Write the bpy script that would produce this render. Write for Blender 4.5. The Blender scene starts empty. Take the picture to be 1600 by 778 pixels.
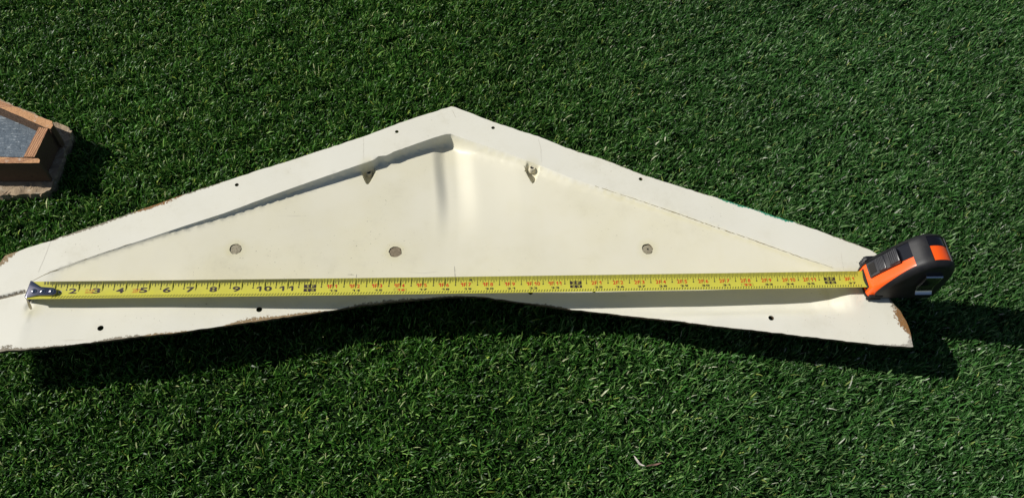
import bpy, bmesh, math, random
import numpy as np
from mathutils import Vector, Matrix, geometry

scene = bpy.context.scene
C = scene.collection
rng = np.random.default_rng(7)
random.seed(7)
IN = 0.0254                       # everything below is laid out in inches, then scaled to metres

# ------------------------------------------------------------------ camera
ZF = 2.70                         # height of the panel's flat flange above the soil
ZT = ZF + 0.45                    # height of the tape blade
CAM = np.array([18.2655, -19.0446, ZT + 32.558])
F = np.array([0.07440569, 0.53953264, -0.83867057])
R = np.array([0.99717384, -0.04902328, 0.05693028])
U = np.array([0.01039864, 0.84053629, 0.54165545])
cam = bpy.data.cameras.new('camera'); camo = bpy.data.objects.new('camera', cam); C.objects.link(camo)
cam.sensor_width = 36; cam.sensor_fit = 'HORIZONTAL'; cam.lens = 1300 / 1600 * 36
cam.clip_start = 0.02; cam.clip_end = 200
M = Matrix(((R[0], U[0], -F[0], CAM[0] * IN), (R[1], U[1], -F[1], CAM[1] * IN), (R[2], U[2], -F[2], CAM[2] * IN), (0, 0, 0, 1)))
camo.matrix_world = M
scene.camera = camo

# ------------------------------------------------------------------ sky and sun
to_sun = Vector((-1.38, 0.24, 1.0)).normalized()
el = math.asin(to_sun.z)
world = bpy.data.worlds.new('World'); scene.world = world; world.use_nodes = True
nt = world.node_tree
bg = nt.nodes['Background']
sky = nt.nodes.new('ShaderNodeTexSky'); sky.sky_type = 'NISHITA'; sky.sun_disc = False
sky.sun_elevation = el
sky.sun_rotation = math.atan2(to_sun.x, to_sun.y)
nt.links.new(sky.outputs[0], bg.inputs[0]); bg.inputs[1].default_value = 0.05
sun = bpy.data.lights.new('sun', 'SUN'); sun.energy = 4.6; sun.angle = math.radians(0.5); sun.color = (1, 0.965, 0.905)
suno = bpy.data.objects.new('sun', sun); C.objects.link(suno)
suno.rotation_euler = (-to_sun).to_track_quat('-Z', 'Y').to_euler()
suno.location = (0.4, 0.2, 3)
scene.view_settings.view_transform = 'Standard'; scene.view_settings.look = 'None'
scene.view_settings.gamma = 1; scene.view_settings.use_curve_mapping = False
scene.view_settings.exposure = 0.25

# ------------------------------------------------------------------ helpers
def at(px, py, z=ZF):
    """ground-plan position (inches) of a photographed point that lies at height z"""
    d = F + (px - 800) / 1300 * R - (py - 389) / 1300 * U
    t = (z - CAM[2]) / d[2]
    p = CAM + t * d
    return np.array([p[0], p[1]])

def smooth(x):
    x = np.clip(x, 0, 1); return x * x * (3 - 2 * x)

def link(name, me, parent=None, mats=()):
    o = bpy.data.objects.new(name, me); C.objects.link(o)
    if parent is not None: o.parent = parent
    if me is not None:
        for m in (mats if isinstance(mats, (list, tuple)) else [mats]): me.materials.append(m)
    return o

def mesh_from(name, verts, faces, parent=None, mats=(), sharp=35, smooth_on=True):
    me = bpy.data.meshes.new(name)
    me.from_pydata([tuple(np.asarray(v, float) * IN) for v in verts], [], [list(map(int, f)) for f in faces])
    me.validate()
    o = link(name, me, parent, mats)
    if smooth_on:
        me.polygons.foreach_set('use_smooth', [True] * len(me.polygons))
        if sharp: me.set_sharp_from_angle(angle=math.radians(sharp))
    return o

def bm_obj(name, bm, parent=None, mats=(), sharp=35):
    """bm holds inch coordinates"""
    bmesh.ops.scale(bm, vec=(IN, IN, IN), verts=bm.verts)
    bmesh.ops.recalc_face_normals(bm, faces=bm.faces)
    me = bpy.data.meshes.new(name); bm.to_mesh(me); bm.free()
    o = link(name, me, parent, mats)
    me.polygons.foreach_set('use_smooth', [True] * len(me.polygons))
    me.set_sharp_from_angle(angle=math.radians(sharp))
    return o

def tag(o, label, cat, group=None):
    o['label'] = label; o['category'] = cat
    if group: o['group'] = group

def material(name, color=(.5, .5, .5), rough=.5, metal=0, spec=.5):
    m = bpy.data.materials.new(name); m.use_nodes = True
    b = m.node_tree.nodes['Principled BSDF']
    b.inputs['Base Color'].default_value = (*color, 1); b.inputs['Roughness'].default_value = rough
    b.inputs['Metallic'].default_value = metal; b.inputs['Specular IOR Level'].default_value = spec
    return m, m.node_tree, b

def N(nt, kind, **kw):
    n = nt.nodes.new('ShaderNode' + kind)
    for k, v in kw.items(): setattr(n, k, v)
    return n

def noise(nt, scale, detail=4, rough=.6, coord=None, vscale=None):
    n = N(nt, 'TexNoise'); n.inputs['Scale'].default_value = scale; n.inputs['Detail'].default_value = detail
    n.inputs['Roughness'].default_value = rough
    if coord is None:
        coord = N(nt, 'TexCoord').outputs['Object']
    if vscale is not None:
        mp = N(nt, 'Mapping'); mp.inputs['Scale'].default_value = vscale
        nt.links.new(coord, mp.inputs[0]); coord = mp.outputs[0]
    nt.links.new(coord, n.inputs['Vector'])
    return n.outputs['Fac']

def maprange(nt, src, a, b, c=0., d=1.):
    n = N(nt, 'MapRange'); n.inputs[1].default_value = a; n.inputs[2].default_value = b
    n.inputs[3].default_value = c; n.inputs[4].default_value = d
    nt.links.new(src, n.inputs[0]); return n.outputs[0]

def mix(nt, fac, a, b):
    n = N(nt, 'Mix', data_type='RGBA')
    if isinstance(fac, float): n.inputs[0].default_value = fac
    else: nt.links.new(fac, n.inputs[0])
    for s, i in ((a, 6), (b, 7)):
        if isinstance(s, tuple): n.inputs[i].default_value = (*s, 1)
        else: nt.links.new(s, n.inputs[i])
    return n.outputs[2]

def math_(nt, op, a, b=None):
    n = N(nt, 'Math', operation=op)
    for s, i in ((a, 0), (b, 1)):
        if s is None: continue
        if isinstance(s, (float, int)): n.inputs[i].default_value = s
        else: nt.links.new(s, n.inputs[i])
    return n.outputs[0]

def bump(nt, b, h, strength=.3, dist=.001):
    n = N(nt, 'Bump'); n.inputs['Strength'].default_value = strength; n.inputs['Distance'].default_value = dist
    nt.links.new(h, n.inputs['Height']); nt.links.new(n.outputs[0], b.inputs['Normal'])

# ------------------------------------------------------------------ materials
# gelcoat of the panel: white flange, yellowed pan, chipped edges
MGEL, g, b = material('gelcoat', rough=.42)
edge = N(g, 'Attribute', attribute_name='edge').outputs['Fac']
ww = N(g, 'Attribute', attribute_name='wear').outputs['Fac']
wc = N(g, 'Attribute', attribute_name='wear_colour').outputs['Color']
pan = N(g, 'Attribute', attribute_name='pan').outputs['Fac']
stain = N(g, 'Attribute', attribute_name='stain').outputs['Fac']
n1 = noise(g, 9, 5)
n2 = noise(g, 340, 6, .7)
n3 = noise(g, 60, 4)
white = mix(g, maprange(g, n1, .35, .7), (.71, .69, .59), (.68, .655, .54))
cream = mix(g, maprange(g, n1, .35, .68), (.692, .658, .52), (.66, .62, .45))
col = mix(g, pan, white, cream)
col = mix(g, math_(g, 'MULTIPLY', maprange(g, n3, .3, .7, .3, 1), stain), col, (.60, .55, .32))
smg = math_(g, 'MULTIPLY', maprange(g, noise(g, 24, 6, .75), .50, .72, 0, .40), maprange(g, n1, .42, .60))
col = mix(g, smg, col, (.50, .465, .34))
scr = maprange(g, noise(g, 70, 3, .6, vscale=(.12, 3.0, 1)), .70, .73, 0, .35)
col = mix(g, math_(g, 'MULTIPLY', scr, maprange(g, n3, .5, .6)), col, (.48, .44, .33))
spk = maprange(g, noise(g, 420, 2, .5), .715, .745)
spk2 = maprange(g, n1, .45, .6)
col = mix(g, math_(g, 'MULTIPLY', spk, spk2), col, (.22, .19, .12))
wn = maprange(g, n2, .3, .7, 0., 1.5)
thr = math_(g, 'SUBTRACT', math_(g, 'MULTIPLY', ww, wn), edge)
msk = maprange(g, thr, 0.0, 0.02)
wcol = mix(g, maprange(g, noise(g, 500, 3), .35, .65), wc, (.10, .085, .06))
wcol = mix(g, .55, wc, wcol)
col = mix(g, msk, col, wcol)
g.links.new(col, b.inputs['Base Color'])
rg = maprange(g, msk, 0, 1, .42, .85); g.links.new(rg, b.inputs['Roughness'])
hh = math_(g, 'SUBTRACT', math_(g, 'MULTIPLY', noise(g, 45, 3), .35), msk)
bump(g, b, hh, .35, .0006)

MFIB, g, b = material('raw_fibreglass', (.12, .075, .035), .8)
g.links.new(mix(g, maprange(g, noise(g, 200, 4), .35, .65), (.045, .03, .018), (.15, .10, .05)), b.inputs['Base Color'])

MPUTTY, g, b = material('putty', (.3, .27, .2), .85)
g.links.new(mix(g, maprange(g, noise(g, 260, 5), .35, .65), (.22, .19, .125), (.33, .295, .205)), b.inputs['Base Color'])
bump(g, b, noise(g, 420, 4), .6, .001)
MPUTTYB, g, b = material('brown_putty', (.25, .2, .13), .85)
g.links.new(mix(g, maprange(g, noise(g, 260, 5), .35, .65), (.145, .112, .068), (.235, .192, .125)), b.inputs['Base Color'])
bump(g, b, noise(g, 420, 4), .6, .001)
MBOSS, g, b = material('boss_gelcoat', (.5, .45, .32), .5)
g.links.new(mix(g, noise(g, 150, 3), (.50, .45, .32), (.62, .58, .44)), b.inputs['Base Color'])
MCRACK, g, b = material('hairline_crack', (.55, .52, .43), .7)
MSEAM, g, b = material('dark_seam', (.20, .17, .09), .8)  # dark olive tone of the thin lip and corner ribbons
MSCUFF, g, b = material('pencil_mark', (.30, .28, .24), .7)

MYEL, g, b = material('tape_yellow', (.72, .66, .08), .42, spec=.4)
g.links.new(mix(g, maprange(g, noise(g, 120, 5), .3, .75), (.565, .53, .06), (.515, .48, .07)), b.inputs['Base Color'])
MINK, g, b = material('black_ink', (.03, .018, .022), .5)
MTICK, g, b = material('ruler_tick_ink', (.115, .11, .03), .5)
MRED, g, b = material('red_ink', (.55, .035, .01), .5)
MCHROME, g, b = material('chrome', (.42, .42, .47), .22, metal=1)
g.links.new(maprange(g, noise(g, 300, 4), .3, .7, .08, .22), b.inputs['Roughness'])
MORANGE, g, b = material('orange_plastic', (.86, .095, .008), .28)
bump(g, b, noise(g, 900, 2), .05, .0002)
MRUB, g, b = material('black_rubber', (.012, .012, .014), .5)
g.links.new(mix(g, maprange(g, noise(g, 90, 5), .4, .75), (.009, .009, .011), (.019, .0185, .0185)), b.inputs['Base Color'])
bump(g, b, noise(g, 1600, 2), .3, .0002); b.inputs['Specular IOR Level'].default_value = .32
MGLOSS, g, b = material('gloss_black_plastic', (.006, .006, .009), .14)
MLEVER, g, b = material('grey_black_plastic', (.020, .020, .024), .36)
bump(g, b, noise(g, 1200, 2), .15, .0002)
MDARK, g, b = material('dark_hole', (.008, .007, .006), .9)

def ply_material(name, axis):
    m, g, b = material(name, rough=.8)
    tc = N(g, 'TexCoord')
    base = mix(g, noise(g, 60, 6, .7, vscale=(1, 6, 6) if axis == 'X' else (6, 1, 6)), (.43, .205, .08), (.54, .30, .14))
    ply = N(g, 'Attribute', attribute_name='ply').outputs['Fac']       # 0..1 across the board's thickness
    wob = math_(g, 'ADD', math_(g, 'MULTIPLY', ply, 5.0), math_(g, 'MULTIPLY', noise(g, 50, 3), .5))
    fr = math_(g, 'FRACT', wob)
    lay = maprange(g, fr, .38, .5); lay2 = maprange(g, fr, .85, .95)
    c = mix(g, lay, base, (.25, .10, .045)); c = mix(g, lay2, c, (.50, .30, .18))
    c = mix(g, maprange(g, noise(g, 320, 4, .7), .62, .70), c, (.07, .03, .015))
    c = mix(g, maprange(g, noise(g, 90, 4), .62, .72), c, (.50, .42, .33))
    g.links.new(c, b.inputs['Base Color']); bump(g, b, noise(g, 300, 5), .7, .0012)
    return m
MPLY = ply_material('plywood', 'X')
MSIDE, g, b = material('shaded_plywood_face', rough=.9)  # plywood browned down so the wall sides carry their shade in the colour
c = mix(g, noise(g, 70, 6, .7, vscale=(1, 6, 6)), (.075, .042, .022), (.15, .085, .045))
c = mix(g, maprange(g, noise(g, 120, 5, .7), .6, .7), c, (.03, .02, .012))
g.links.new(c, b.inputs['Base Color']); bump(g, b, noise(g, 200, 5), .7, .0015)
MBASE, g, b = material('weathered_board', rough=.85)
c = mix(g, noise(g, 40, 6, .7, vscale=(1, 5, 3)), (.20, .14, .085), (.40, .30, .19))
c = mix(g, maprange(g, noise(g, 140, 5, .7), .55, .68), c, (.46, .38, .28))
c = mix(g, maprange(g, noise(g, 300, 4), .66, .72), c, (.05, .035, .02))
g.links.new(c, b.inputs['Base Color']); bump(g, b, noise(g, 160, 6, .7), .9, .002)
MFLOOR, g, b = material('grey_painted_floor', rough=.35)
c = mix(g, noise(g, 45, 6, .75), (.055, .078, .10), (.15, .185, .215))
c = mix(g, maprange(g, noise(g, 90, 6, .7, vscale=(1, 3.5, 1)), .55, .68), c, (.40, .45, .47))
c = mix(g, maprange(g, noise(g, 330, 4), .63, .68), c, (.03, .03, .035))
g.links.new(c, b.inputs['Base Color']); bump(g, b, noise(g, 160, 5), .5, .002)

MSOIL, g, b = material('soil', (.012, .016, .008), 1, spec=.1)
g.links.new(mix(g, noise(g, 60, 6), (.005, .014, .0035), (.012, .030, .007)), b.inputs['Base Color'])
MGRASS = bpy.data.materials.new('grass_blades'); MGRASS.use_nodes = True
g = MGRASS.node_tree; b = g.nodes['Principled BSDF']
ca = N(g, 'Attribute', attribute_name='blade_colour').outputs['Color']
g.links.new(ca, b.inputs['Base Color']); b.inputs['Roughness'].default_value = .40
b.inputs['Specular IOR Level'].default_value = .20
tr = N(g, 'BsdfTranslucent'); g.links.new(ca, tr.inputs[0])
ms = N(g, 'MixShader'); ms.inputs[0].default_value = .25
g.links.new(b.outputs[0], ms.inputs[1]); g.links.new(tr.outputs[0], ms.inputs[2])
g.links.new(ms.outputs[0], g.nodes['Material Output'].inputs[0])
MLEAF, g, b = material('pale_dry_leaf', (.55, .50, .44), .7)
MLEAFB, g, b = material('brown_dry_leaf', (.20, .12, .085), .7)

# ------------------------------------------------------------------ ground
gr = mesh_from('ground', [(-600, -600, 0), (600, -600, 0), (600, 600, 0), (-600, 600, 0)], [(0, 1, 2, 3)], None, MSOIL)
gr['kind'] = 'structure'

# ------------------------------------------------------------------ the panel
V_PX = [(46, 442), (62, 433), (79, 425), (122, 409), (165, 394), (210, 379), (280, 356), (350, 333), (410, 311), (464, 291),
        (525, 270), (570, 254.5), (583, 250), (591, 244), (603, 243), (611, 239.5), (614, 237.5), (650, 225), (680, 214.5), (697, 209.5), (704, 209),
        (712, 212), (740, 221.5), (800, 242), (840, 257), (892, 278), (950, 297), (1002, 314), (1050, 330.5), (1094, 346),
        (1175, 374), (1255, 403), (1304, 419)]
VX = np.array([at(*p) for p in V_PX])
AP = VX[20]
def Yv(x): return np.interp(x, VX[:, 0], VX[:, 1])
dv_x = [.25, .8, 2.4, 4.7, 8.3, 13, AP[0] - 1.0, AP[0] + .3, AP[0] + 2.2, 21.8, 24, 28, 32, 35, 36.4]
dv_d = [.0, .04, .06, .10, .23, .41, .55, .55, .43, .33, .26, .16, .10, .06, 0.]
wl_x = [0, 5, AP[0] - .4, AP[0] + .5, 21, 30, 37]; wl_w = [.08, .14, .22, .55, .50, .34, .14]
dt_x = [.0, .12, .9, 2.3, 6, 9, 13, 18, 24, 30, 34, 35.2, 36.1, 36.6, 37.0]
dt_d = [.0, .02, .06, .11, .17, .29, .46, .60, .68, .66, .58, .50, .32, .11, .0]
GR0 = at(696, 212, ZF - .55); GR1 = at(704, 376, ZF - .45)
POCK = [(at(576, 269, ZF - .6), 1.0), (at(831, 268, ZF - .5), .9)]
def tear(p, q):
    """signed inside-ness of a teardrop pocket centred on q, point towards -y (positive inside, inches)"""
    dx = p[:, 0] - q[0]; dy = p[:, 1] - q[1]
    w = np.where(dy > -.05, .33, .33 * (1 - np.clip((-dy - .05) / .82, 0, 1)) ** .8)
    d1 = .33 - np.hypot(dx, dy)
    d2 = (w - np.abs(dx)) * .9
    return np.where(dy > -.05, d1, np.where(dy < -.87, -np.hypot(dx, dy + .87), d2))

def depth(p):
    x, y = p[:, 0], p[:, 1]
    yv = Yv(x); sd = (yv - y) * .93
    gap = np.maximum(yv, .45)
    t = smooth((yv - y) / gap)
    dv = np.interp(x, dv_x, dv_d); dt = np.interp(x, dt_x, dt_d)
    low = 1 - np.interp(x, [10, 20, 30], [.5, .5, .95]) * smooth((-y - np.interp(x, [10, 20, 30], [.6, .6, .8])) / np.interp(x, [10, 20, 30], [1.9, 1.6, .9]))
    D = (dv * (1 - t) + dt * t) * np.where(y < 0, low, 1)
    # the rounded channel that runs down from the apex
    a = (GR0[1] - y) / (GR0[1] - GR1[1])
    cx = GR0[0] + (GR1[0] - GR0[0]) * a
    dx = x - cx + .05 * np.sin(a * 7)
    prof = np.where(dx < 0, np.cos(np.clip(-dx / .72, 0, 1) * math.pi / 2) ** 2, np.cos(np.clip((dx - .40) / 1.15, 0, 1) * math.pi / 2) ** 2)
    D = D + .18 * prof * smooth((1.05 - a) / .65)
    for q, s in POCK:
        D = D + .42 * s * smooth(tear(p, q) / .10 + .4)
    u = np.clip(sd / np.interp(x, wl_x, wl_w), 0, 1)
    D = D * (1 - (1 - u) ** 2.2)
    # crack between the two flange strips at the left end
    c0, c1 = at(-108, 492), at(41, 455)
    v = c1 - c0; L = np.hypot(*v); tt = ((p - c0) @ v) / L ** 2
    dd = np.abs((p - c0) @ np.array([-v[1], v[0]])) / L
    D = D + .10 * smooth(1 - dd / .12) * (tt < 1.0) * (tt > -.2)
    # creased corner notch under the hook
    n0 = at(46, 478); D = D + .045 * smooth(1 - np.hypot((p[:, 0] - n0[0]) / .22, (p[:, 1] - n0[1]) / .36))
    # slight waviness of an old moulding
    D = D + .006 * np.sin(x * 1.3 + y) + .004 * np.sin(x * .6 - y * 1.7)
    return D

def at_surface(px, py):
    p = at(px, py)
    for _ in range(4): p = at(px, py, ZF - float(depth(p[None])[0]))
    return p

OUT_PX = [(-106, 490), (-60, 448), (-24, 424), (0, 410), (9, 399), (21, 394.5), (50, 385), (79, 376), (140, 355), (190, 338), (245, 319), (290, 303), (337, 288),
          (402, 267), (480, 242), (564, 215), (630, 190.5), (690, 171), (699, 168.3), (705, 166.6), (711, 167.6), (722, 171.5), (770, 190.5), (840, 213), (890, 233), (945, 250),
          (1002, 272.5), (1060, 291), (1120, 309), (1190, 331), (1255, 352), (1310, 371.5), (1360, 390), (1376, 402), (1384, 430), (1388, 462),
          (1398, 476), (1407, 486), (1416, 501), (1423, 522), (1427, 542),
          (1370, 538), (1300, 530), (1199, 518), (1110, 508.5), (1037, 499), (940, 488), (900, 484.5), (855, 478), (797, 469.5), (765, 465),
          (738, 463), (710, 463.5), (676, 465.5), (620, 470.5), (563, 477.5), (515, 485), (443, 496), (380, 505), (350, 509), (280, 519), (150, 534), (60, 544), (0, 549), (-26, 552), (-104, 562)]
outc = np.array([at_surface(*p) for p in OUT_PX])
def resample(P, step, closed=True):
    Q = []
    n = len(P)
    for i in range(n if closed else n - 1):
        a, b_ = P[i], P[(i + 1) % n]; k = max(1, int(np.hypot(*(b_ - a)) / step))
        for j in range(k): Q.append(a + (b_ - a) * j / k)
    if not closed: Q.append(P[-1])
    return np.array(Q)
outl = resample(outc, .22)
jit = rng.normal(0, .012, outl.shape); outl = outl + jit

def inside(P, poly):
    x, y = P[:, 0], P[:, 1]; r = np.zeros(len(P), bool); n = len(poly); j = n - 1
    for i in range(n):
        xi, yi = poly[i]; xj, yj = poly[j]
        if yi != yj:
            r ^= ((yi > y) != (yj > y)) & (x < (xj - xi) * (y - yi) / (yj - yi) + xi)
        j = i
    return r
def seg_dist(P, poly, closed=True):
    d = np.full(len(P), 1e9); n = len(poly)
    for i in range(n if closed else n - 1):
        a, b_ = poly[i], poly[(i + 1) % n]; v = b_ - a
        t = np.clip(((P - a) @ v) / (v @ v), 0, 1)
        d = np.minimum(d, np.hypot(*(P - a - t[:, None] * v).T))
    return d

HOLES_PX = [(620, 206, .095), (770.5, 200, .095), (370, 289, .095), (1001, 280, .10), (157, 512.5, .13), (405, 483.5, .13), (829, 457, .11), (928, 453.5, .11), (1205, 496.5, .13)]
PLUGS_PX = [(368, 389, .285), (617.5, 393.5, .30), (1011.5, 389, .27)]
holes = [(at_surface(x, y), r) for x, y, r in HOLES_PX] + [(at_surface(x, y), r) for x, y, r in PLUGS_PX]
hole_loops = []
for i, (c, r) in enumerate(holes):
    n = 20
    rr = r * (1 + (rng.normal(0, .035, n) if i >= len(HOLES_PX) else rng.normal(0, .02, n)))
    hole_loops.append(np.array([c + rr[k] * np.array([math.cos(2 * math.pi * k / n), math.sin(2 * math.pi * k / n)]) for k in range(n)]))

pts, edges = [], []
def add_loop(L, closed=True):
    s = len(pts); pts.extend([tuple(p) for p in L]); n = len(L)
    for i in range(n if closed else n - 1): edges.append((s + i, s + (i + 1) % n))
add_loop(outl)
for L in hole_loops: add_loop(L)
vx = resample(VX, .15, False)
vx[:, 1] += rng.normal(0, .0018, len(vx))
vlo = vx + np.stack([np.zeros(len(vx)), -.5 * np.interp(vx[:, 0], wl_x, wl_w)], 1)
add_loop(vx, False); add_loop(vlo, False)
cons = np.array(pts)
gx, gy = np.meshgrid(np.arange(-5, 42, .2), np.arange(-5, 13, .2))
gp = np.stack([gx.ravel(), gy.ravel()], 1) + rng.uniform(-.03, .03, (gx.size, 2))
extra = []
for q, s in POCK:
    a, b_ = np.meshgrid(np.arange(-.55, .56, .045), np.arange(-1.1, .5, .045)); extra.append(np.stack([a.ravel() + q[0], b_.ravel() + q[1]], 1))
a, b_ = np.meshgrid(np.arange(-1.2, 1.5, .09), np.arange(GR1[1] - .4, GR0[1], .12)); extra.append(np.stack([a.ravel() + GR0[0], b_.ravel()], 1))
a, b_ = np.meshgrid(np.arange(-2.2, .5, .06), np.arange(-1.2, .4, .06)); extra.append(np.stack([a.ravel(), b_.ravel()], 1))
a, b_ = np.meshgrid(np.arange(35.7, 36.9, .06), np.arange(-1.6, .6, .1)); extra.append(np.stack([a.ravel(), b_.ravel()], 1))
ex = np.concatenate(extra) + rng.uniform(-.008, .008, (sum(len(e) for e in extra), 2))
gp = np.concatenate([gp, ex])
gp = gp[inside(gp, outl)]
keep = seg_dist(gp, outl) > .06
gp = gp[keep]
keep = (seg_dist(gp, vx, False) > .035) & (seg_dist(gp, vlo, False) > .035)
for c, r in holes: keep &= np.hypot(*(gp - c).T) > r + .04
gp = gp[keep]
# thin out points that sit too close together
cell = {}
kp = []
for i, p in enumerate(gp[::-1]):
    k = (int(p[0] / .04), int(p[1] / .04))
    if k in cell: continue
    cell[k] = 1; kp.append(p)
nb = len(pts)
pts.extend([tuple(p) for p in kp])
cv, ce, cf, *_ = geometry.delaunay_2d_cdt([Vector(p) for p in pts], edges, [], 0, 1e-5)
P2 = np.array([(v.x, v.y) for v in cv]); tri = np.array([list(f) for f in cf])
cen = P2[tri].mean(1)
ok = inside(cen, outl)
for L in hole_loops: ok &= ~inside(cen, L)
tri = tri[ok]
ar = (P2[tri[:, 1]] - P2[tri[:, 0]]); br = (P2[tri[:, 2]] - P2[tri[:, 0]])
flip = ar[:, 0] * br[:, 1] - ar[:, 1] * br[:, 0] < 0
tri[flip] = tri[flip][:, ::-1]
D = depth(P2); ztop = ZF - D
ed = seg_dist(P2, outl)
zbot = np.maximum(ztop - .14 - smooth((ed - 1.3) / 1.6) * (ztop - .14 - .12), .12)
nV = len(P2)
verts = np.concatenate([np.c_[P2, ztop], np.c_[P2, zbot]]) * IN
faces = [list(map(int, t)) for t in tri]; matid = [0] * len(faces)
ecount = {}
for t in tri:
    for i in range(3):
        a, c_ = int(t[i]), int(t[(i + 1) % 3]); ecount[(a, c_)] = 1
for t in tri: faces.append([int(t[2]) + nV, int(t[1]) + nV, int(t[0]) + nV]); matid.append(1)
for (a, c_) in ecount:
    if (c_, a) not in ecount: faces.append([c_, a, a + nV, c_ + nV]); matid.append(1)
me = bpy.data.meshes.new('fibreglass_panel')
me.from_pydata(verts.tolist(), [], faces)
panel = link('fibreglass_panel', me, None, [MGEL, MFIB])
me.polygons.foreach_set('material_index', matid)
me.polygons.foreach_set('use_smooth', [True] * len(faces))
me.set_sharp_from_angle(angle=math.radians(38))
GREY, BROWN, TAN, GREEN, PALE = (.27, .235, .17), (.27, .125, .03), (.32, .22, .11), (.0, .30, .17), (.48, .45, .38)
WEAR = [(245, 319, .17, BROWN, 55), (140, 354, .13, GREY, 75), (190, 337, .10, GREY, 45), (310, 297, .08, GREY, 60), (480, 242, .035, GREY, 110), (3, 404, .36, TAN, 24), (-40, 436, .3, GREY, 60),
        (-5, 548, .28, GREY, 40), (60, 543, .09, GREY, 60), (190, 529, .14, GREY, 45), (250, 522, .09, TAN, 50), (400, 502, .28, TAN, 45), (460, 494, .16, TAN, 50),
        (600, 473, .14, GREY, 75), (690, 465, .07, GREY, 50), (860, 479, .10, GREY, 40), (1090, 505, .03, GREY, 100),
        (1411, 498, .52, BROWN, 30), (1399, 476, .25, GREY, 20), (1425, 538, .24, PALE, 20), (1400, 540, .10, PALE, 30), (1150, 318, .12, GREEN, 38), (1212, 338, .13, GREEN, 42), (1250, 351, .05, PALE, 16),
        (1330, 378, .06, GREY, 50), (950, 252, .035, GREY, 110), (1100, 303, .04, GREY, 30)]
wear = np.full(nV, .012); wcl = np.tile(np.array(GREY), (nV, 1)); best = np.full(nV, .012)
for (px, py, w, c, rad) in WEAR:
    q = at_surface(px, py); rin = rad / 35
    fo = smooth(1.25 - np.hypot(*(P2 - q).T) / rin) * w
    m = fo > wear; wear = np.maximum(wear, fo); wcl[m] = c
# grey crack strip counts as worn-through
c0, c1 = at(-108, 492), at(41, 455); v = c1 - c0; L = np.hypot(*v)
dd = np.abs((P2 - c0) @ np.array([-v[1], v[0]])) / L; tt = ((P2 - c0) @ v) / L ** 2
crk = (tt < 1.0) & (dd < .2)
e2 = ed.copy(); e2[crk] = np.minimum(e2[crk], dd[crk]); wear[crk] = np.maximum(wear[crk], .11)
panm = smooth((Yv(P2[:, 0]) - P2[:, 1]) / .07) * smooth((P2[:, 1] + .5) / .8) * smooth((P2[:, 0] - .2) / 1.0) * smooth((36.6 - P2[:, 0]) / .4)
st = np.zeros(nV)
for c, r in holes[len(HOLES_PX):]: st = np.maximum(st, .65 * smooth(1 - (np.hypot(*(P2 - c).T) - r) / .35))
for q, s in POCK: st = np.maximum(st, .55 * smooth(1.2 - np.hypot(P2[:, 0] - q[0], (P2[:, 1] - q[1] + .1) * .7) / .5))
st = np.maximum(st, .6 * smooth(1 - np.abs(P2[:, 1] - Yv(P2[:, 0]) + .12) / .22) * (P2[:, 0] > 26))
st = np.maximum(st, .7 * smooth(1 - np.hypot(P2[:, 0] - .1, P2[:, 1] + .75) / .6))
st = np.maximum(st, .8 * smooth(1 - np.hypot(P2[:, 0] - 36.3, P2[:, 1] + .2) / .8))
for nm, arr in (('edge', e2), ('wear', wear), ('pan', panm), ('stain', st)):
    at_ = me.attributes.new(nm, 'FLOAT', 'POINT'); at_.data.foreach_set('value', np.concatenate([arr, arr]).astype(np.float32))
at_ = me.attributes.new('wear_colour', 'FLOAT_COLOR', 'POINT')
at_.data.foreach_set('color', np.c_[np.concatenate([wcl, wcl]), np.ones(2 * nV)].astype(np.float32).ravel())
tag(panel, 'wide cream fibreglass panel shaped like a shallow triangle with chipped edges lying on the grass', 'panel')

def surf(p): return ZF - float(depth(np.asarray(p, float)[None])[0])
for i, (c, r) in enumerate(holes[len(HOLES_PX):]):
    n = 24; z0 = surf(c) - .025
    vs = [(c[0], c[1], z0 + .015)]
    for k in range(n):
        a = 2 * math.pi * k / n; rr = r * (.965 + rng.normal(0, .02)); off = -.035 if i == 0 else 0
        vs.append((c[0] + off + rr * math.cos(a), c[1] + rr * math.sin(a), z0 + rng.normal(0, .006)))
    for k in range(n): vs.append((vs[k + 1][0], vs[k + 1][1], z0 - .3))
    fs = [(0, k + 1, (k + 1) % n + 1) for k in range(n)] + [(k + 1, k + 1 + n, (k + 1) % n + 1 + n, (k + 1) % n + 1) for k in range(n)]
    pl = mesh_from('filler_plug', vs, fs, panel, MPUTTYB if i == 1 else MPUTTY)
    pl['label'] = ['grey putty plug sitting loose in its hole at left', 'brown putty plug left of the central channel', 'grey putty plug with a nick at its centre on the right'][i]
    if i == 2:
        bmn = bmesh.new(); bmesh.ops.create_cone(bmn, cap_ends=True, segments=7, radius1=.035, radius2=.02, depth=.05, matrix=Matrix.Translation((c[0], c[1], z0 + .03)) @ Matrix.Diagonal((.7, 1.6, 1, 1)))
        bm_obj('nick', bmn, pl, MDARK)

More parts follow.
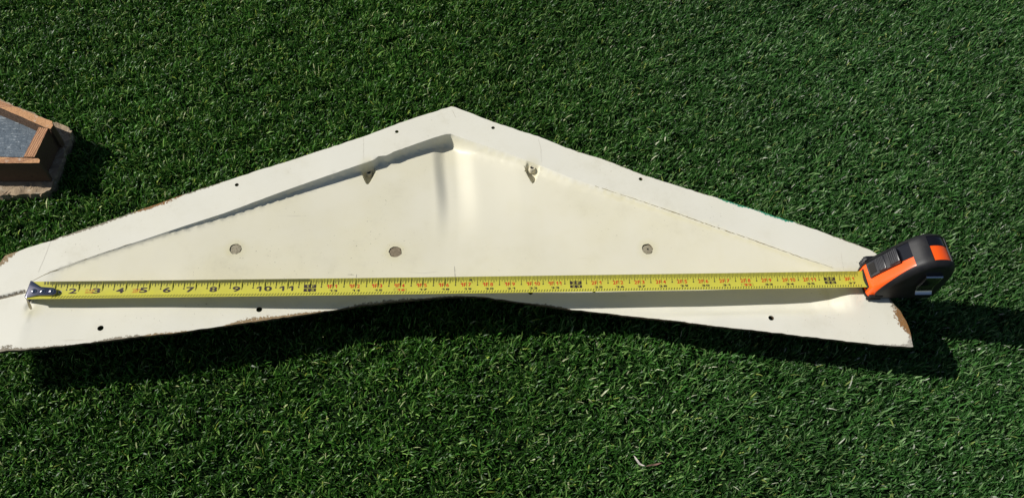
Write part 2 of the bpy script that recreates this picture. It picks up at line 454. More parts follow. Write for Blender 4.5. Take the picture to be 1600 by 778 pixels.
def tube(name, c, z0, z1, ro, ri, parent, mat):
    n = 20; vs = []; fs = []
    for (r, z) in ((ro * 1.12, z0), (ro, z1 - .02), (ro * .93, z1), (ri * 1.05, z1), (ri, z1 - .02), (ri * .95, z0)):
        for k in range(n): a = 2 * math.pi * k / n; vs.append((c[0] + r * math.cos(a), c[1] + r * math.sin(a), z))
    for j in range(5):
        for k in range(n): fs.append((j * n + k, j * n + (k + 1) % n, (j + 1) * n + (k + 1) % n, (j + 1) * n + k))
    fs.append(tuple(5 * n + k for k in range(n)))
    return mesh_from(name, vs, fs, parent, mat)
for i, (q, s) in enumerate(POCK):
    zb = surf(q)
    o = tube('screw_boss', (q[0], q[1] + .03), zb - .05, zb + .22, .165, .095, panel, MBOSS)
    bmn = bmesh.new(); bmesh.ops.create_circle(bmn, cap_ends=True, segments=16, radius=.094, matrix=Matrix.Translation((q[0], q[1] + .03, zb + .18)))
    bm_obj('bore', bmn, o, MDARK)

def ribbon(name, pxs, w, mat, lift=.004):
    P = np.array([at_surface(*p) for p in pxs]); P = resample(P, .12, False); vs = []; n = len(P)
    for i in range(n):
        t = P[min(i + 1, n - 1)] - P[max(i - 1, 0)]; t /= np.hypot(*t); nr = np.array([-t[1], t[0]])
        ww_ = w * (.4 + rng.random()) * math.sin(math.pi * min(max(i / max(n - 1, 1), .08), .92)) ** .5; j_ = rng.normal(0, .006)
        for s_ in (-.5, .5):
            q = P[i] + nr * (ww_ * s_ + j_); vs.append((*q, surf(q) + lift))
    return mesh_from(name, vs, [(2 * i, 2 * i + 1, 2 * i + 3, 2 * i + 2) for i in range(n - 1)], panel, mat)
ribbon('lip_seam', [(48, 441), (62, 433), (79, 425), (122, 409), (165, 394), (205, 380.5)], .05, MSEAM)
ribbon('lip_seam', [(930, 291), (1002, 314.5), (1050, 331), (1094, 346.5), (1175, 374.5), (1255, 403.5), (1302, 418.5)], .035, MSEAM)
ribbon('hairline_crack', [(79, 378), (72, 396), (60, 425)], .022, MCRACK)
ribbon('hairline_crack', [(706, 172), (712, 184)], .03, MCRACK)
ribbon('hairline_crack', [(841, 217), (845, 234), (846, 254)], .02, MCRACK)
ribbon('hairline_crack', [(568, 214), (568, 250)], .014, MCRACK)
ribbon('hairline_crack', [(1314, 394), (1318, 422)], .016, MCRACK)
ribbon('corner_split', [(42, 467), (45, 475), (49, 483)], .10, MSEAM)
ribbon('pencil_mark', [(557, 428.5), (557, 434)], .05, MSCUFF)
ribbon('pencil_mark', [(710, 416), (711, 433)], .03, MSCUFF)
ribbon('scuff_mark', [(543, 429), (553, 429.5)], .03, MSCUFF)
ribbon('scuff_mark', [(640, 425), (660, 427), (684, 424)], .02, MCRACK)

# ------------------------------------------------------------------ the tape measure
tape = bpy.data.objects.new('tape_measure', None); C.objects.link(tape); tape.empty_display_size = .02
tape.location = (38.5 * IN, 0, ZF * IN)
tag(tape, 'black and orange tape measure with its yellow blade stretched out along the cream panel', 'tape measure')
def tmesh(name, vs, fs, parent, mats, sharp=35):
    o = mesh_from(name, vs, fs, None, mats, sharp); o.parent = parent
    o.matrix_parent_inverse = Matrix.Identity(4)
    if parent is tape: o.location = -tape.location
    return o
def tbm(name, bm, parent, mats, sharp=35):
    o = bm_obj(name, bm, parent, mats, sharp)
    if parent is tape: o.location = -tape.location
    return o
HW = .435; SAG = .13; S_END = 38.05
def blade_z(s): return ZT + .04 - .05 * math.sin(math.pi * min(max(s / 37.5, 0), 1))
def on_blade(s, v, lift=.0):
    k = v / HW
    if s < 1.2: k2 = max(0, s / 1.2) * .6 + .4
    else: k2 = 1
    return (s, v, blade_z(s) - SAG * k2 * (1 - k * k) + lift)
vs, fs = [], []
ss = list(np.arange(0.0, S_END, .25)) + [S_END]; vv = np.linspace(-HW, HW, 11)
for lift in (0, -.014):
    for s in ss:
        for v in vv: vs.append(on_blade(s, v, lift))
nv = len(vv); ns = len(ss); half = nv * ns
for i in range(ns - 1):
    for j in range(nv - 1):
        a = i * nv + j
        fs.append((a, a + nv, a + nv + 1, a + 1)); fs.append((half + a, half + a + 1, half + a + nv + 1, half + a + nv))
for i in range(ns - 1):
    for j in (0, nv - 1):
        a = i * nv + j; fs.append((a, a + nv, a + nv + half, a + half))
for j in range(nv - 1):
    for i in (0, ns - 1): a = i * nv + j; fs.append((a, a + 1, a + 1 + half, a + half))
blade = tmesh('blade', vs, fs, tape, MYEL)

def strip(quads, name, mat, lift=.004):
    """quads: lists of (s, v) corners; each is laid on the curved blade"""
    vs, fs = [], []
    for q in quads:
        k = len(vs); vs += [on_blade(s, v, lift) for s, v in q]; fs.append(tuple(range(k, k + len(q))))
    return tmesh(name, vs, fs, blade, mat, 0)
ticks = []; marks = []
def tick(s, v0, v1, w): ticks.append([(s - w, v1), (s + w, v1), (s + w, (v0 + v1) / 2), (s + w, v0), (s - w, v0), (s - w, (v0 + v1) / 2)])
i = 8
while i / 16 < 37.4:
    s = i / 16
    if i % 16 == 0: l = .46
    elif i % 8 == 0: l = .33
    elif i % 4 == 0: l = .27
    elif i % 2 == 0: l = .21
    else: l = .15
    if s > .8 or l < .2: tick(s, HW, HW - l, .011 if i % 2 else (.006 if i % 16 == 0 else .012))
    if s < 12 : tick(s + 1 / 32, HW, HW - .12, .008)
    if i % 8 == 0 and i % 16: marks.append([(s - .035, HW - .36), (s, HW - .33), (s + .035, HW - .36), (s + .03, HW - .40), (s - .03, HW - .40)])
    i += 1
s = 1.0
while s < 37.5:
    ticks.append([(s - .022, -.385), (s + .018, -.385), (s + .075, -.25), (s + .035, -.25)]); s += .125
marks.append([(19.2 - .06, .30), (19.2, .36), (19.2 + .06, .30), (19.2, .24)])
marks.append([(2.0 - .05, .27), (2.0, .33), (2.0 + .05, .27)])
strip(ticks, 'ruler_ticks', MTICK)
for mk in marks: strip([mk], 'half_inch_mark', MINK)

_cache = {}
ONE = (np.array([(.12, -.5), (.5, -.5), (.5, .5), (.12, .5), (-.5, .26), (-.5, .02), (.12, .22)]), [[0, 1, 2, 3, 6], [3, 4, 5, 6]])
def glyphs(txt, bold):
    if txt == '1': return ONE
    k = (txt, bold)
    if k not in _cache:
        cu = bpy.data.curves.new('t', 'FONT'); cu.body = txt; cu.size = 1; cu.offset = bold; cu.resolution_u = 4; cu.space_character = 1.06
        o = bpy.data.objects.new('t', cu); C.objects.link(o)
        dg = bpy.context.evaluated_depsgraph_get(); m = bpy.data.meshes.new_from_object(o.evaluated_get(dg))
        P = np.array([v.co[:2] for v in m.vertices]); fcs = [list(p.vertices) for p in m.polygons]
        bpy.data.objects.remove(o); bpy.data.curves.remove(cu); bpy.data.meshes.remove(m)
        lo, hi = P.min(0), P.max(0); P = (P - (lo + hi) / 2) / (hi - lo)
        _cache[k] = (P, fcs)
    return _cache[k]
def text(txt, s, v, w, h, mat, name='numeral', bold=.03, lift=.005, shear=0.):
    P, fcs = glyphs(txt, bold)
    vs = [on_blade(s + p[0] * w + shear * p[1] * h, v + p[1] * h, lift) for p in P]
    return tmesh(name, vs, fcs, blade, mat, 0)
for n in range(2, 12):
    t = str(n)
    if n < 10: text(t, n - .22, .01, .34, .265, MINK)
    else: text(t[0], n - .24, .01, .20, .25, MINK); text(t[1], n + .16, .01, .34 if t[1] == '0' else .20, .25, MINK)
for n in range(13, 38):
    ft, r = divmod(n, 12)
    if r:
        text(str(ft), n - .21, .085, .10 if ft == 1 else .13, .175, MRED, bold=.02); text('F', n - .06, .085, .12, .175, MRED, bold=.02)
        for k, ch in enumerate(str(r)): text(ch, n + .14 + .15 * k, .085, .09 if ch == '1' else .13, .175, MRED, bold=.02)
        special = n % 16 == 0
        t = str(n); mt = MRED if special else MINK
        text(t[0], n - .06, -.145, .12 if t[0] == '1' else .17, .12, mt, bold=.04); text(t[1], n + .14, -.145, .12 if t[1] == '1' else .17, .12, mt, bold=.04)
        if special:
            a, b2, c2, d2, w_ = n - .27, n + .29, -.215, -.065, .012
            strip([[(a, c2), (b2, c2), (b2, c2 + w_), (a, c2 + w_)], [(a, d2 - w_), (b2, d2 - w_), (b2, d2), (a, d2)],
                   [(a, c2), (a + w_, c2), (a + w_, d2), (a, d2)], [(b2 - w_, c2), (b2, c2), (b2, d2), (b2 - w_, d2)]], 'numeral_frame', MTICK)
    
for ft in (1, 2, 3):
    n = 12 * ft
    strip([[(n - .27, .02), (n - .1, .02), (n + .1, .02), (n + .27, .02), (n + .27, .185), (n + .03, .185), (n, .24), (n - .03, .185), (n - .27, .185)],
           [(n - .27, -.17), (n - .03, -.17), (n, -.22), (n + .03, -.17), (n + .27, -.17), (n + .27, -.01), (n - .27, -.01)]], 'foot_block', MINK)
    text(str(ft), n - .105, .10, .06 if ft == 1 else .14, .115, MYEL, 'foot_numeral', .0, .009); text('F', n + .115, .10, .13, .115, MYEL, 'foot_numeral', .0, .009)
    t = str(n); text(t[0], n - .11, -.09, .06 if ft == 1 else .14, .10, MYEL, 'foot_numeral', .0, .009); text(t[1], n + .12, -.09, .15, .10, MYEL, 'foot_numeral', .0, .009)
text('3', 38 - .33, .085, .12, .17, MRED, bold=.02)
text('FT & IN', 2.5, .045, .36, .085, MRED, 'red_lettering', .0); text('INCHES', 2.5, -.075, .34, .085, MRED, 'red_lettering', .0)
text('25FT', 4.5, -.02, .34, .14, MRED, 'red_lettering', .0)
a, b2, c2, d2, w_ = 4.28, 4.72, -.115, .09, .010
strip([[(a, c2), (b2, c2), (b2, c2 + w_), (a, c2 + w_)], [(a, d2 - w_), (b2, d2 - w_), (b2, d2), (a, d2)]], 'lettering_frame', MRED)
# small eyelet in the blade behind the hook
bmn = bmesh.new(); z = on_blade(1.24, -.03)[2] + .01
bmesh.ops.create_circle(bmn, cap_ends=True, segments=14, radius=.075, matrix=Matrix.Translation((1.24, -.03, z)))
ey = tbm('eyelet', bmn, blade, MBOSS)
bmn = bmesh.new(); bmesh.ops.create_circle(bmn, cap_ends=True, segments=12, radius=.04, matrix=Matrix.Translation((1.25, -.035, z + .004)))
tbm('eyelet_hole', bmn, blade, MINK)

# hook at the blade's free end
HP = [(49.3, 439), (51.5, 439.6), (62, 447.7), (83.5, 449.2), (86.5, 451), (88.5, 455), (87, 459), (82, 460.8), (58, 461.2), (41.5, 465.2), (40, 464), (45, 446)]
zh = blade_z(0) + .015
hp = np.array([at(px, py, zh) for px, py in HP])
bm = bmesh.new()
top = [bm.verts.new((p[0], p[1], zh)) for p in hp]; f0 = bm.faces.new(top)
r_ = bmesh.ops.extrude_face_region(bm, geom=[f0]); ev = [v for v in r_['geom'] if isinstance(v, bmesh.types.BMVert)]
bmesh.ops.translate(bm, verts=ev, vec=(0, 0, -.045))
bmesh.ops.bevel(bm, geom=[e for e in bm.edges if all(v.co.z > zh - .01 for v in e.verts)], offset=.018, segments=2, affect='EDGES', profile=.5)
# the bent-down lip
l0, l1 = hp[0], hp[10]
d_ = (l1 - l0); nrm = np.array([-d_[1], d_[0]]) / np.hypot(*d_) * .05
a_, b_ = l0 - d_ * .02, l1
lip = []
for zz in (zh - .008, ZF + .02):
    for q in (a_, b_, b_ + nrm * -1, a_ + nrm * -1): lip.append(bm.verts.new((q[0], q[1], zz)))
for q in ((0, 1, 2, 3), (7, 6, 5, 4), (0, 4, 5, 1), (1, 5, 6, 2), (2, 6, 7, 3), (3, 7, 4, 0)): bm.faces.new([lip[k] for k in q])
MHOOK, g, b = material('dark_steel', (.28, .28, .34), .22, metal=1)
hook = tbm('hook', bm, tape, MHOOK, 30)
for px in (53, 67, 80.5):
    q = at(px, 454.8, zh)
    bm = bmesh.new(); bmesh.ops.create_uvsphere(bm, u_segments=18, v_segments=10, radius=.115, matrix=Matrix.Translation((q[0], q[1], zh)) @ Matrix.Diagonal((1, 1, .6, 1)))
    tbm('rivet', bm, hook, MCHROME)

# ---- case: a profile in (x, z) swept across y with rounded shoulders
X0 = 37.66
PROF = [(.10, .0), (.0, .10), (.0, .34), (.02, .62), (.22, 1.02), (.55, 1.50), (.92, 2.00), (1.28, 2.42), (1.62, 2.70), (2.05, 2.84), (2.50, 2.80), (2.86, 2.58),
        (3.10, 2.20), (3.22, 1.7), (3.24, 1.1), (3.20, .45), (3.08, .10), (2.85, .0), (2.2, .0), (1.4, .0), (.7, .0)]
def catmull(P, k):
    Q = []; n = len(P); P = [np.array(p, float) for p in P]
    for i in range(n):
        p0, p1, p2, p3 = P[i - 1], P[i], P[(i + 1) % n], P[(i + 2) % n]
        for j in range(k):
            t = j / k
            Q.append(.5 * ((2 * p1) + (-p0 + p2) * t + (2 * p0 - 5 * p1 + 4 * p2 - p3) * t * t + (-p0 + 3 * p1 - 3 * p2 + p3) * t ** 3))
    return np.array(Q)
K = 5
PROF = [(x, z * 1.09) for x, z in PROF]
prof = catmull(PROF, K); NP = len(prof)
tan_ = np.roll(prof, -1, 0) - np.roll(prof, 1, 0); tan_ /= np.hypot(*tan_.T)[:, None]
nor = np.stack([-tan_[:, 1], tan_[:, 0]], 1)           # outward for this (clockwise) profile
HALF, RAD = .84, .30
TH = [-90, -75, -60, -45, -30, -15, 0] ; W = []
for a in TH: W.append((RAD * (1 - math.cos(math.radians(a))), -(HALF - RAD) + RAD * math.sin(math.radians(a))))
for y in np.linspace(-.42, .42, 7): W.append((0, y))
for a in (0, 15, 30, 45, 60, 75, 90): W.append((RAD * (1 - math.cos(math.radians(a))), (HALF - RAD) + RAD * math.sin(math.radians(a))))
NW = len(W)                                             # 0..6 near shoulder, 7..13 flat, 14..20 far shoulder
def S(i, j, off):
    i %= NP; j0 = min(int(j), NW - 2); fj = j - j0
    ins = W[j0][0] * (1 - fj) + W[j0 + 1][0] * fj; y = W[j0][1] * (1 - fj) + W[j0 + 1][1] * fj
    a = math.asin(max(-1, min(1, (1 - ins / RAD)))) if ins > 0 else math.pi / 2
    ny = math.cos(a) * (1 if y > 0 else -1); nr = math.sin(a)
    p = prof[i] - nor[i] * ins
    return (X0 + p[0] + nor[i][0] * nr * off, y + ny * off, ZF + .01 + p[1] + nor[i][1] * nr * off)
def patch(name, regions, off, inner, mat, caps=(), parent=tape):
    """regions: (i0, i1, j0, j1) index rectangles of the case surface; each becomes a raised skin with closed sides"""
    vs, fs, idx = [], [], {}
    cells = set()
    for (i0, i1, j0, j1) in regions:
        for i in range(i0, i1):
            for j in range(j0, j1): cells.add((i % NP, j))
    def vid(i, j, lay):
        k = (i % NP, j, lay)
        if k not in idx: idx[k] = len(vs); vs.append(S(i, j, off if lay == 0 else inner))
        return idx[k]
    for (i, j) in cells:
        fs.append((vid(i, j, 0), vid(i + 1, j, 0), vid(i + 1, j + 1, 0), vid(i, j + 1, 0)))
        for (di, dj, a, b2) in ((-1, 0, (i, j), (i, j + 1)), (1, 0, (i + 1, j), (i + 1, j + 1)), (0, -1, (i, j), (i + 1, j)), (0, 1, (i, j + 1), (i + 1, j + 1))):
            n_ = ((i + di) % NP, j + dj)
            if n_ in cells: continue
            if dj and (n_[1] < 0 or n_[1] > NW - 2) and caps: continue
            fs.append((vid(*a, 0), vid(*b2, 0), vid(*b2, 1), vid(*a, 1)))
    for j in caps: fs.append(tuple(vid(i, j, 0) for i in range(NP)))
    bm = bmesh.new(); bv = [bm.verts.new(v) for v in vs]
    for f_ in fs:
        try: bm.faces.new([bv[k] for k in f_])
        except ValueError: pass
    for f_ in list(bm.faces):
        if len(f_.verts) > 20: bmesh.ops.triangulate(bm, faces=[f_])
    return tbm(name, bm, parent, mat, 40)
T = lambda k: int(round(k * K))                         # profile point number -> sample index
shell = patch('case_shell', [(0, NP, 0, NW - 1)], 0, -.05, MORANGE, (0, NW - 1))
b0, b1 = T(7.0), T(8.6)          # strap over the top
r0, r1 = T(8.6), T(10.6)          # rear window between the straps
patch('rubber_grip', [(b0, b1, 0, NW - 1), (T(10.6), T(21.2), 0, NW - 1), (r0, r1, 0, 5), (r0, r1, 15, NW - 1),
                      (T(0), T(1.2), 0, NW - 1), (T(1.0), b0, 15, NW - 1)], .055, -.02, MRUB, (0, NW - 1))
vs, fs = [], []
i_list = list(range(T(1.2), b0 + 1)); m = 7
for lay, off in ((0, .054), (1, -.02)):
    for i in i_list:
        u = (i - i_list[0]) / (i_list[-1] - i_list[0]); jb = .6 + 4.5 * float(smooth(np.array((u - .02) / 1.0)))
        for k in range(m): vs.append(S(i, float(jb) * k / (m - 1), off))
q = len(i_list) * m
for a in range(len(i_list) - 1):
    for k in range(m - 1): b2 = a * m + k; fs.append((b2, b2 + 1, b2 + m + 1, b2 + m))
    b2 = a * m + m - 1; fs.append((b2, b2 + q, b2 + m + q, b2 + m))
tmesh('side_grip', vs, fs, tape, MRUB, 40)
patch('black_top_plate', [(T(5.9), b0, 9, 15), (r0, r1, 11, 15), (T(3.4), T(5.9), 12, 15)], .022, -.02, MGLOSS)
# lock lever riding on the sloping front
def prism(name, pts_xz, y0, y1, parent, mat, bev=.03):
    bm = bmesh.new(); A = [bm.verts.new((X0 + x, y0, ZF + z)) for x, z in pts_xz]; B = [bm.verts.new((X0 + x, y1, ZF + z)) for x, z in pts_xz]
    n = len(A); bm.faces.new(A); bm.faces.new(B[::-1])
    for i in range(n): bm.faces.new((A[i], B[i], B[(i + 1) % n], A[(i + 1) % n]))
    bmesh.ops.recalc_face_normals(bm, faces=bm.faces)
    if bev: bmesh.ops.bevel(bm, geom=list(bm.edges), offset=bev, segments=2, affect='EDGES', profile=.5)
    return tbm(name, bm, parent, mat)
def slope(t): i = t * K; a = int(i) % NP; b2 = (a + 1) % NP; f_ = i - int(i); return prof[a] * (1 - f_) + prof[b2] * f_, nor[a]
def slab(name, t0, t1, h0, h1, y0, y1, parent, mat, bev=.025, n=5, lo=-.04):
    up, dn = [], []
    for k in range(n + 1):
        p, m_ = slope(t0 + (t1 - t0) * k / n); h = h0 + (h1 - h0) * k / n
        up.append(tuple(p + m_ * h)); dn.append(tuple(p + m_ * lo))
    return prism(name, up + dn[::-1], y0, y1, parent, mat, bev)
lever = slab('lock_lever', 3.45, 6.05, .10, .15, -.20, .56, tape, MLEVER)
slab('lever_pad', 4.45, 5.05, .21, .20, -.17, .52, lever, MLEVER, .03, 3, .05)
slab('lever_pad', 5.3, 6.1, .20, .26, -.17, .52, lever, MLEVER, .03, 3, .05)
for k in range(5): slab('grip_ridge', 4.5 + k * .11, 4.55 + k * .11, .235, .235, -.13, .48, lever, MLEVER, 0, 1, .15)
for k in range(5): slab('grip_ridge', 5.38 + k * .14, 5.44 + k * .14, .245 + .012 * k, .245 + .012 * k, -.13, .48, lever, MLEVER, 0, 1, .15)
slab('lever_window', 3.65, 4.25, .125, .13, -.08, .44, lever, MDARK, .01, 2, .05)
# mouth: dark slot above the blade, nose ribs at the near toe
prism('blade_mouth', [(-.02, .30), (-.02, .60), (.10, .60), (.10, .30)], -.50, .50, tape, MDARK, 0)
for k in range(3): prism('toe_rib', [(-.06 + k * .02, .10 + k * .13), (.62, .14 + k * .13), (.62, .19 + k * .13), (-.06 + k * .02, .17 + k * .13)], -.925, -.80, tape, MRUB, .015)
for k in range(4): prism('side_rib', [(-.04, .42 + k * .16), (.30 + k * .10, .46 + k * .16), (.30 + k * .10, .54 + k * .16), (-.0 + k * .03, .52 + k * .16)], .74, .95, tape, MRUB, .02)
# belt clip on the near side
cx0, cx1 = X0 + 1.72, X0 + 2.50
pr = [(-.80, 2.38), (-1.03, 2.38), (-1.08, 2.33), (-1.05, 1.72), (-1.03, 1.50), (-1.12, 1.24), (-1.24, 1.12)]
vs, fs = [], []
for (y, z) in pr:
    for (dx, dn) in ((0, 0), (0, .035)):
        vs.append((cx0, y + dn, ZF + z - dn)); vs.append((cx1, y + dn, ZF + z - dn))
for i in range(len(pr) - 1):
    a = i * 4; b2 = a + 4
    fs += [(a, a + 1, b2 + 1, b2), (a + 2, b2 + 2, b2 + 3, a + 3), (a, b2, b2 + 2, a + 2), (a + 1, a + 3, b2 + 3, b2 + 1)]
e_ = (len(pr) - 1) * 4; fs += [(0, 2, 3, 1), (e_, e_ + 1, e_ + 3, e_ + 2)]
clip = tmesh('belt_clip', vs, fs, tape, MCHROME, 30)
vs = []
for (y, z) in ((-1.076, 2.26), (-1.062, 1.72), (-1.042, 1.50), (-1.110, 1.30)):
    for xx in (cx0 + .05, cx1 - .05):
        vs.append((xx, y - .008, ZF + z)); vs.append((xx, y + .01, ZF + z))
fs = []
for i in range(3):
    a = i * 4; b2 = a + 4
    fs += [(a, b2, b2 + 2, a + 2), (a + 1, a + 3, b2 + 3, b2 + 1), (a, a + 1, b2 + 1, b2), (a + 2, b2 + 2, b2 + 3, a + 3)]
fs += [(0, 2, 3, 1), (12, 13, 15, 14)]
tmesh('clip_shade_strip', vs, fs, clip, MGLOSS, 30)  # black strip added over the clip for its shaded middle

# ------------------------------------------------------------------ plywood box at the left
box = bpy.data.objects.new('wooden_box', None); C.objects.link(box)
tag(box, 'open box of split plywood with grey floor and rough base board at left', 'box')
ZB, ZW = .60, 2.12
def board(name, top_px, z0, z1, mat, cross=None, rough=.02):
    """prism under a photographed top outline; cross = (corner, corner) gives the board's thickness direction for the plies"""
    P = np.array([at(px, py, z1) for px, py in top_px]); c = P.mean(0)
    bm = bmesh.new(); A = [bm.verts.new((p[0], p[1], z1)) for p in P]; B = [bm.verts.new((p[0], p[1], z0)) for p in P]
    n = len(A); bm.faces.new(A); bm.faces.new(B[::-1])
    for i in range(n): bm.faces.new((A[i], B[i], B[(i + 1) % n], A[(i + 1) % n]))
    bmesh.ops.recalc_face_normals(bm, faces=bm.faces)
    bmesh.ops.triangulate(bm, faces=bm.faces[:])
    for _ in range(3):
        long = [e for e in bm.edges if e.calc_length() > .22]
        if long: bmesh.ops.subdivide_edges(bm, edges=long, cuts=1)
        bmesh.ops.triangulate(bm, faces=bm.faces[:])
    if cross is not None:
        q0, q1 = at(*cross[0], z1), at(*cross[1], z1); ax = (q1 - q0); L = np.hypot(*ax); ax /= L
    from mathutils import noise as mn
    pl = []
    for v in bm.verts:
        if cross is not None: pl.append(float(np.clip(((v.co.x - q0[0]) * ax[0] + (v.co.y - q0[1]) * ax[1]) / L, 0, 1)))
        d = mn.noise_vector(v.co * 3.1) * rough + mn.noise_vector(v.co * 9) * rough * .6; v.co += d
    bm.normal_update()
    if cross is not None:
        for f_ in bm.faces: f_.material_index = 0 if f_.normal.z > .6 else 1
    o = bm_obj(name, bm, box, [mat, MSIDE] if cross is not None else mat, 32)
    if cross is not None:
        a = o.data.attributes.new('ply', 'FLOAT', 'POINT'); a.data.foreach_set('value', pl)
    return o
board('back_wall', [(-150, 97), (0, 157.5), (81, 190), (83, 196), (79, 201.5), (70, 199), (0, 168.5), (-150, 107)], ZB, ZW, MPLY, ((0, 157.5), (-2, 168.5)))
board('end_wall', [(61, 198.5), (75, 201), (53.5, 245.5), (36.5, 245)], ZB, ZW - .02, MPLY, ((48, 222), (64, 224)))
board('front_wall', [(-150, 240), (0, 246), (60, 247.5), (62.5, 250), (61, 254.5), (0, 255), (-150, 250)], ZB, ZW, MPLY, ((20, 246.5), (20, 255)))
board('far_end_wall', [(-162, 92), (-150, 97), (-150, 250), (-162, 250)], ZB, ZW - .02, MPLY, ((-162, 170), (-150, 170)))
board('floor_panel', [(-149, 108), (0, 170), (62, 200), (38, 246), (-149, 240)], ZB + .01, ZW - .80, MFLOOR, None, .03)
board('base_board', [(-175, 80), (0, 155), (60, 182), (88, 192), (104, 198), (112, 205), (111, 215), (102, 236), (92, 262), (83, 286), (75, 299), (64, 304), (40, 303), (0, 306), (-175, 297)], .03, ZB, MBASE, None, .10)

# ------------------------------------------------------------------ grass
def fbm(x, y, s, seed):
    r = np.random.default_rng(seed); o = np.zeros_like(x)
    for k in range(14):
        a = r.uniform(0, 2 * math.pi); fq = s * r.uniform(.5, 2.2); o += np.sin((x * math.cos(a) + y * math.sin(a)) * fq + r.uniform(0, 6.28)) / 14 ** .5
    return o
base_poly = np.array([at(px, py, .5) for px, py in [(-175, 80), (0, 158), (88, 196), (110, 208), (105, 232), (76, 300), (40, 308), (-175, 300)]])
def blades(n, x0, x1, y0, y1, wide=1.0, hole=None):
    x = rng.uniform(x0, x1, n); y = rng.uniform(y0, y1, n)
    P = np.stack([x, y], 1); k = np.ones(n, bool)
    if hole: k &= ~((x > hole[0]) & (x < hole[1]) & (y > hole[2]) & (y < hole[3]))
    ins = inside(P, outl); dd = np.full(n, 9.); 
    if ins.any(): dd[ins] = -seg_dist(P[ins], outl[::3])
    k &= ~(dd < -1.9)
    k &= ~inside(P, base_poly)
    cl = fbm(x, y, 2.6, 11) + .7 * fbm(x, y, 6.0, 12)
    k &= rng.random(n) < np.clip(.72 + .24 * cl, .45, 1)
    P = P[k]; n = len(P); x, y = P.T
    right = smooth((x - 14) / 26)                       # turf on the right is combed one way
    clump = fbm(x, y, 1.6, 3); big = fbm(x, y, .28, 5)
    ang = rng.uniform(0, 2 * math.pi, n) * (1 - .0) 
    comb = math.radians(28) + rng.normal(0, .75, n)
    ang = np.where(rng.random(n) < .2 + .5 * right, comb, ang + clump * 1.5)
    tuft = fbm(x, y, 2.6, 11)
    h = rng.uniform(.23, .52, n) * (1 + .10 * clump + .18 * tuft)
    lean = np.abs(rng.normal(.66, .42, n)) + .10 * right
    L = h * rng.uniform(.8, 1.25, n)
    w = (.030 + .054 * rng.random(n) ** 1.5) * wide
    dx, dy = np.cos(ang), np.sin(ang)
    # blade faces: width direction mostly across the lean, with twist
    tw = ang + math.pi / 2 + rng.normal(0, .7, n); wx, wy = np.cos(tw), np.sin(tw)
    V = np.zeros((n, 8, 3))
    for s_, t in enumerate((0, .42, .78, 1.0)):
        bend = lean * t * (.45 + .55 * t)
        cx = x + dx * L * np.sin(np.minimum(bend, 1.75)) * t; cy = y + dy * L * np.sin(np.minimum(bend, 1.75)) * t
        cz = L * np.cos(np.minimum(bend * .85, 1.45)) * t
        ww_ = w * (.8, 1, .9, .42)[s_] / 2
        if 1:
            tz = rng.normal(0, .25, n) * ww_
            V[:, 2 * s_] = np.stack([cx - wx * ww_, cy - wy * ww_, cz - tz], 1); V[:, 2 * s_ + 1] = np.stack([cx + wx * ww_, cy + wy * ww_, cz + tz], 1)
    # colours
    kx = rng.random(n)
    dark = np.array((.019, .062, .010)); mid = np.array((.040, .122, .021)); lite = np.array((.122, .222, .068)); yel = np.array((.20, .27, .06)); pale = np.array((.34, .38, .26))
    c = np.where((kx < .40)[:, None], dark, np.where((kx < .79)[:, None], mid, lite))
    c = np.where((kx > .970)[:, None], yel, c); c = np.where((kx > .986)[:, None], pale, c)
    c = c * rng.uniform(.75, 1.3, (n, 1)) * (1 + .10 * big[:, None])
    warm = (1 - right)[:, None]
    c = c * (1 + warm * np.array([.20, .18, -.20]) + (1 - warm) * np.array([.0, -.04, .12]))
    return V, c
VA, CA = [], []
for args in ((490000, -11.5, 59.5, -12.5, 25.5, 1.0, None), (125000, -32, 84, -32, 50, 2.6, (-11.5, 59.5, -12.5, 25.5))):
    v_, c_ = blades(*args); VA.append(v_); CA.append(c_)
VA = np.concatenate(VA); CA = np.concatenate(CA); n = len(VA)
me = bpy.data.meshes.new('grass')
co = (VA.reshape(-1, 3) * IN).astype(np.float32)
me.vertices.add(len(co)); me.vertices.foreach_set('co', co.ravel())
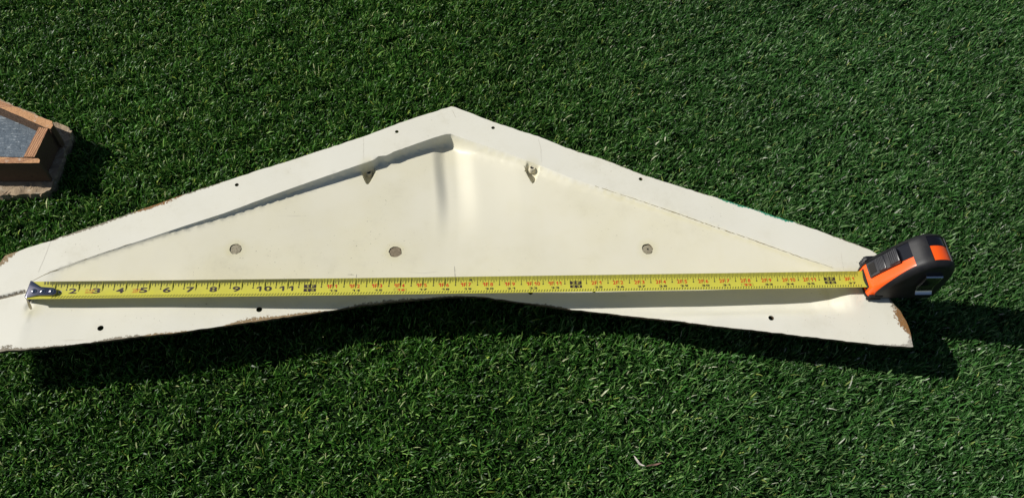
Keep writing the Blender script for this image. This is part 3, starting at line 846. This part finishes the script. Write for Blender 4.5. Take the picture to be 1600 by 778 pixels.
base = (np.arange(n) * 8)[:, None]
lv = np.concatenate([base + np.array([[0, 1, 3, 2]]), base + np.array([[2, 3, 5, 4]]), base + np.array([[4, 5, 7, 6]])], 1)   # three quads per blade
me.loops.add(n * 12); me.loops.foreach_set('vertex_index', lv.ravel().astype(np.int32))
ls = ((np.arange(n) * 12)[:, None] + np.array([[0, 4, 8]])).ravel().astype(np.int32)
me.polygons.add(n * 3); me.polygons.foreach_set('loop_start', ls)
me.polygons.foreach_set('use_smooth', np.ones(n * 3, bool))
me.update(calc_edges=True)
a = me.attributes.new('blade_colour', 'FLOAT_COLOR', 'POINT')
a.data.foreach_set('color', np.repeat(np.c_[CA, np.ones(n)], 8, 0).astype(np.float32).ravel())
go = link('grass', me, None, MGRASS)
go['kind'] = 'stuff'; go['label'] = 'short dense green lawn grass around the panel'

# ------------------------------------------------------------------ dry leaf bits lying in the lawn
def leaf(name, pxs, w, mat, z):
    P = resample(np.array([at(px, py, z) for px, py in pxs]), .08, False); n = len(P); vs = []
    for i in range(n):
        t = P[min(i + 1, n - 1)] - P[max(i - 1, 0)]; t /= np.hypot(*t); nr = np.array([-t[1], t[0]]); ww_ = w * math.sin(math.pi * (i + .15) / (n - 1 + .3)) ** .7
        for s_, dz in ((-1, .03), (0, 0), (1, .03)): q = P[i] + nr * ww_ * s_ / 2; vs.append((q[0], q[1], z + dz + .04 * math.sin(i * .9)))
    top = [(3 * i + j, 3 * i + j + 1, 3 * i + j + 4, 3 * i + j + 3) for i in range(n - 1) for j in (0, 1)]
    o = mesh_from(name, vs, top, None, mat); so = o.modifiers.new('thickness', 'SOLIDIFY'); so.thickness = .0003
    return o
tag(leaf('dry_leaf', [(990, 711.5), (994, 718), (999, 724), (1008, 728)], .10, MLEAF, .62), 'pale curled sliver of dry leaf lying in the lawn below the panel', 'leaf')
tag(leaf('dry_leaf', [(1009, 728.5), (1020, 726), (1034, 723.5)], .085, MLEAFB, .58), 'reddish brown dry leaf touching the pale sliver in the lawn', 'leaf')
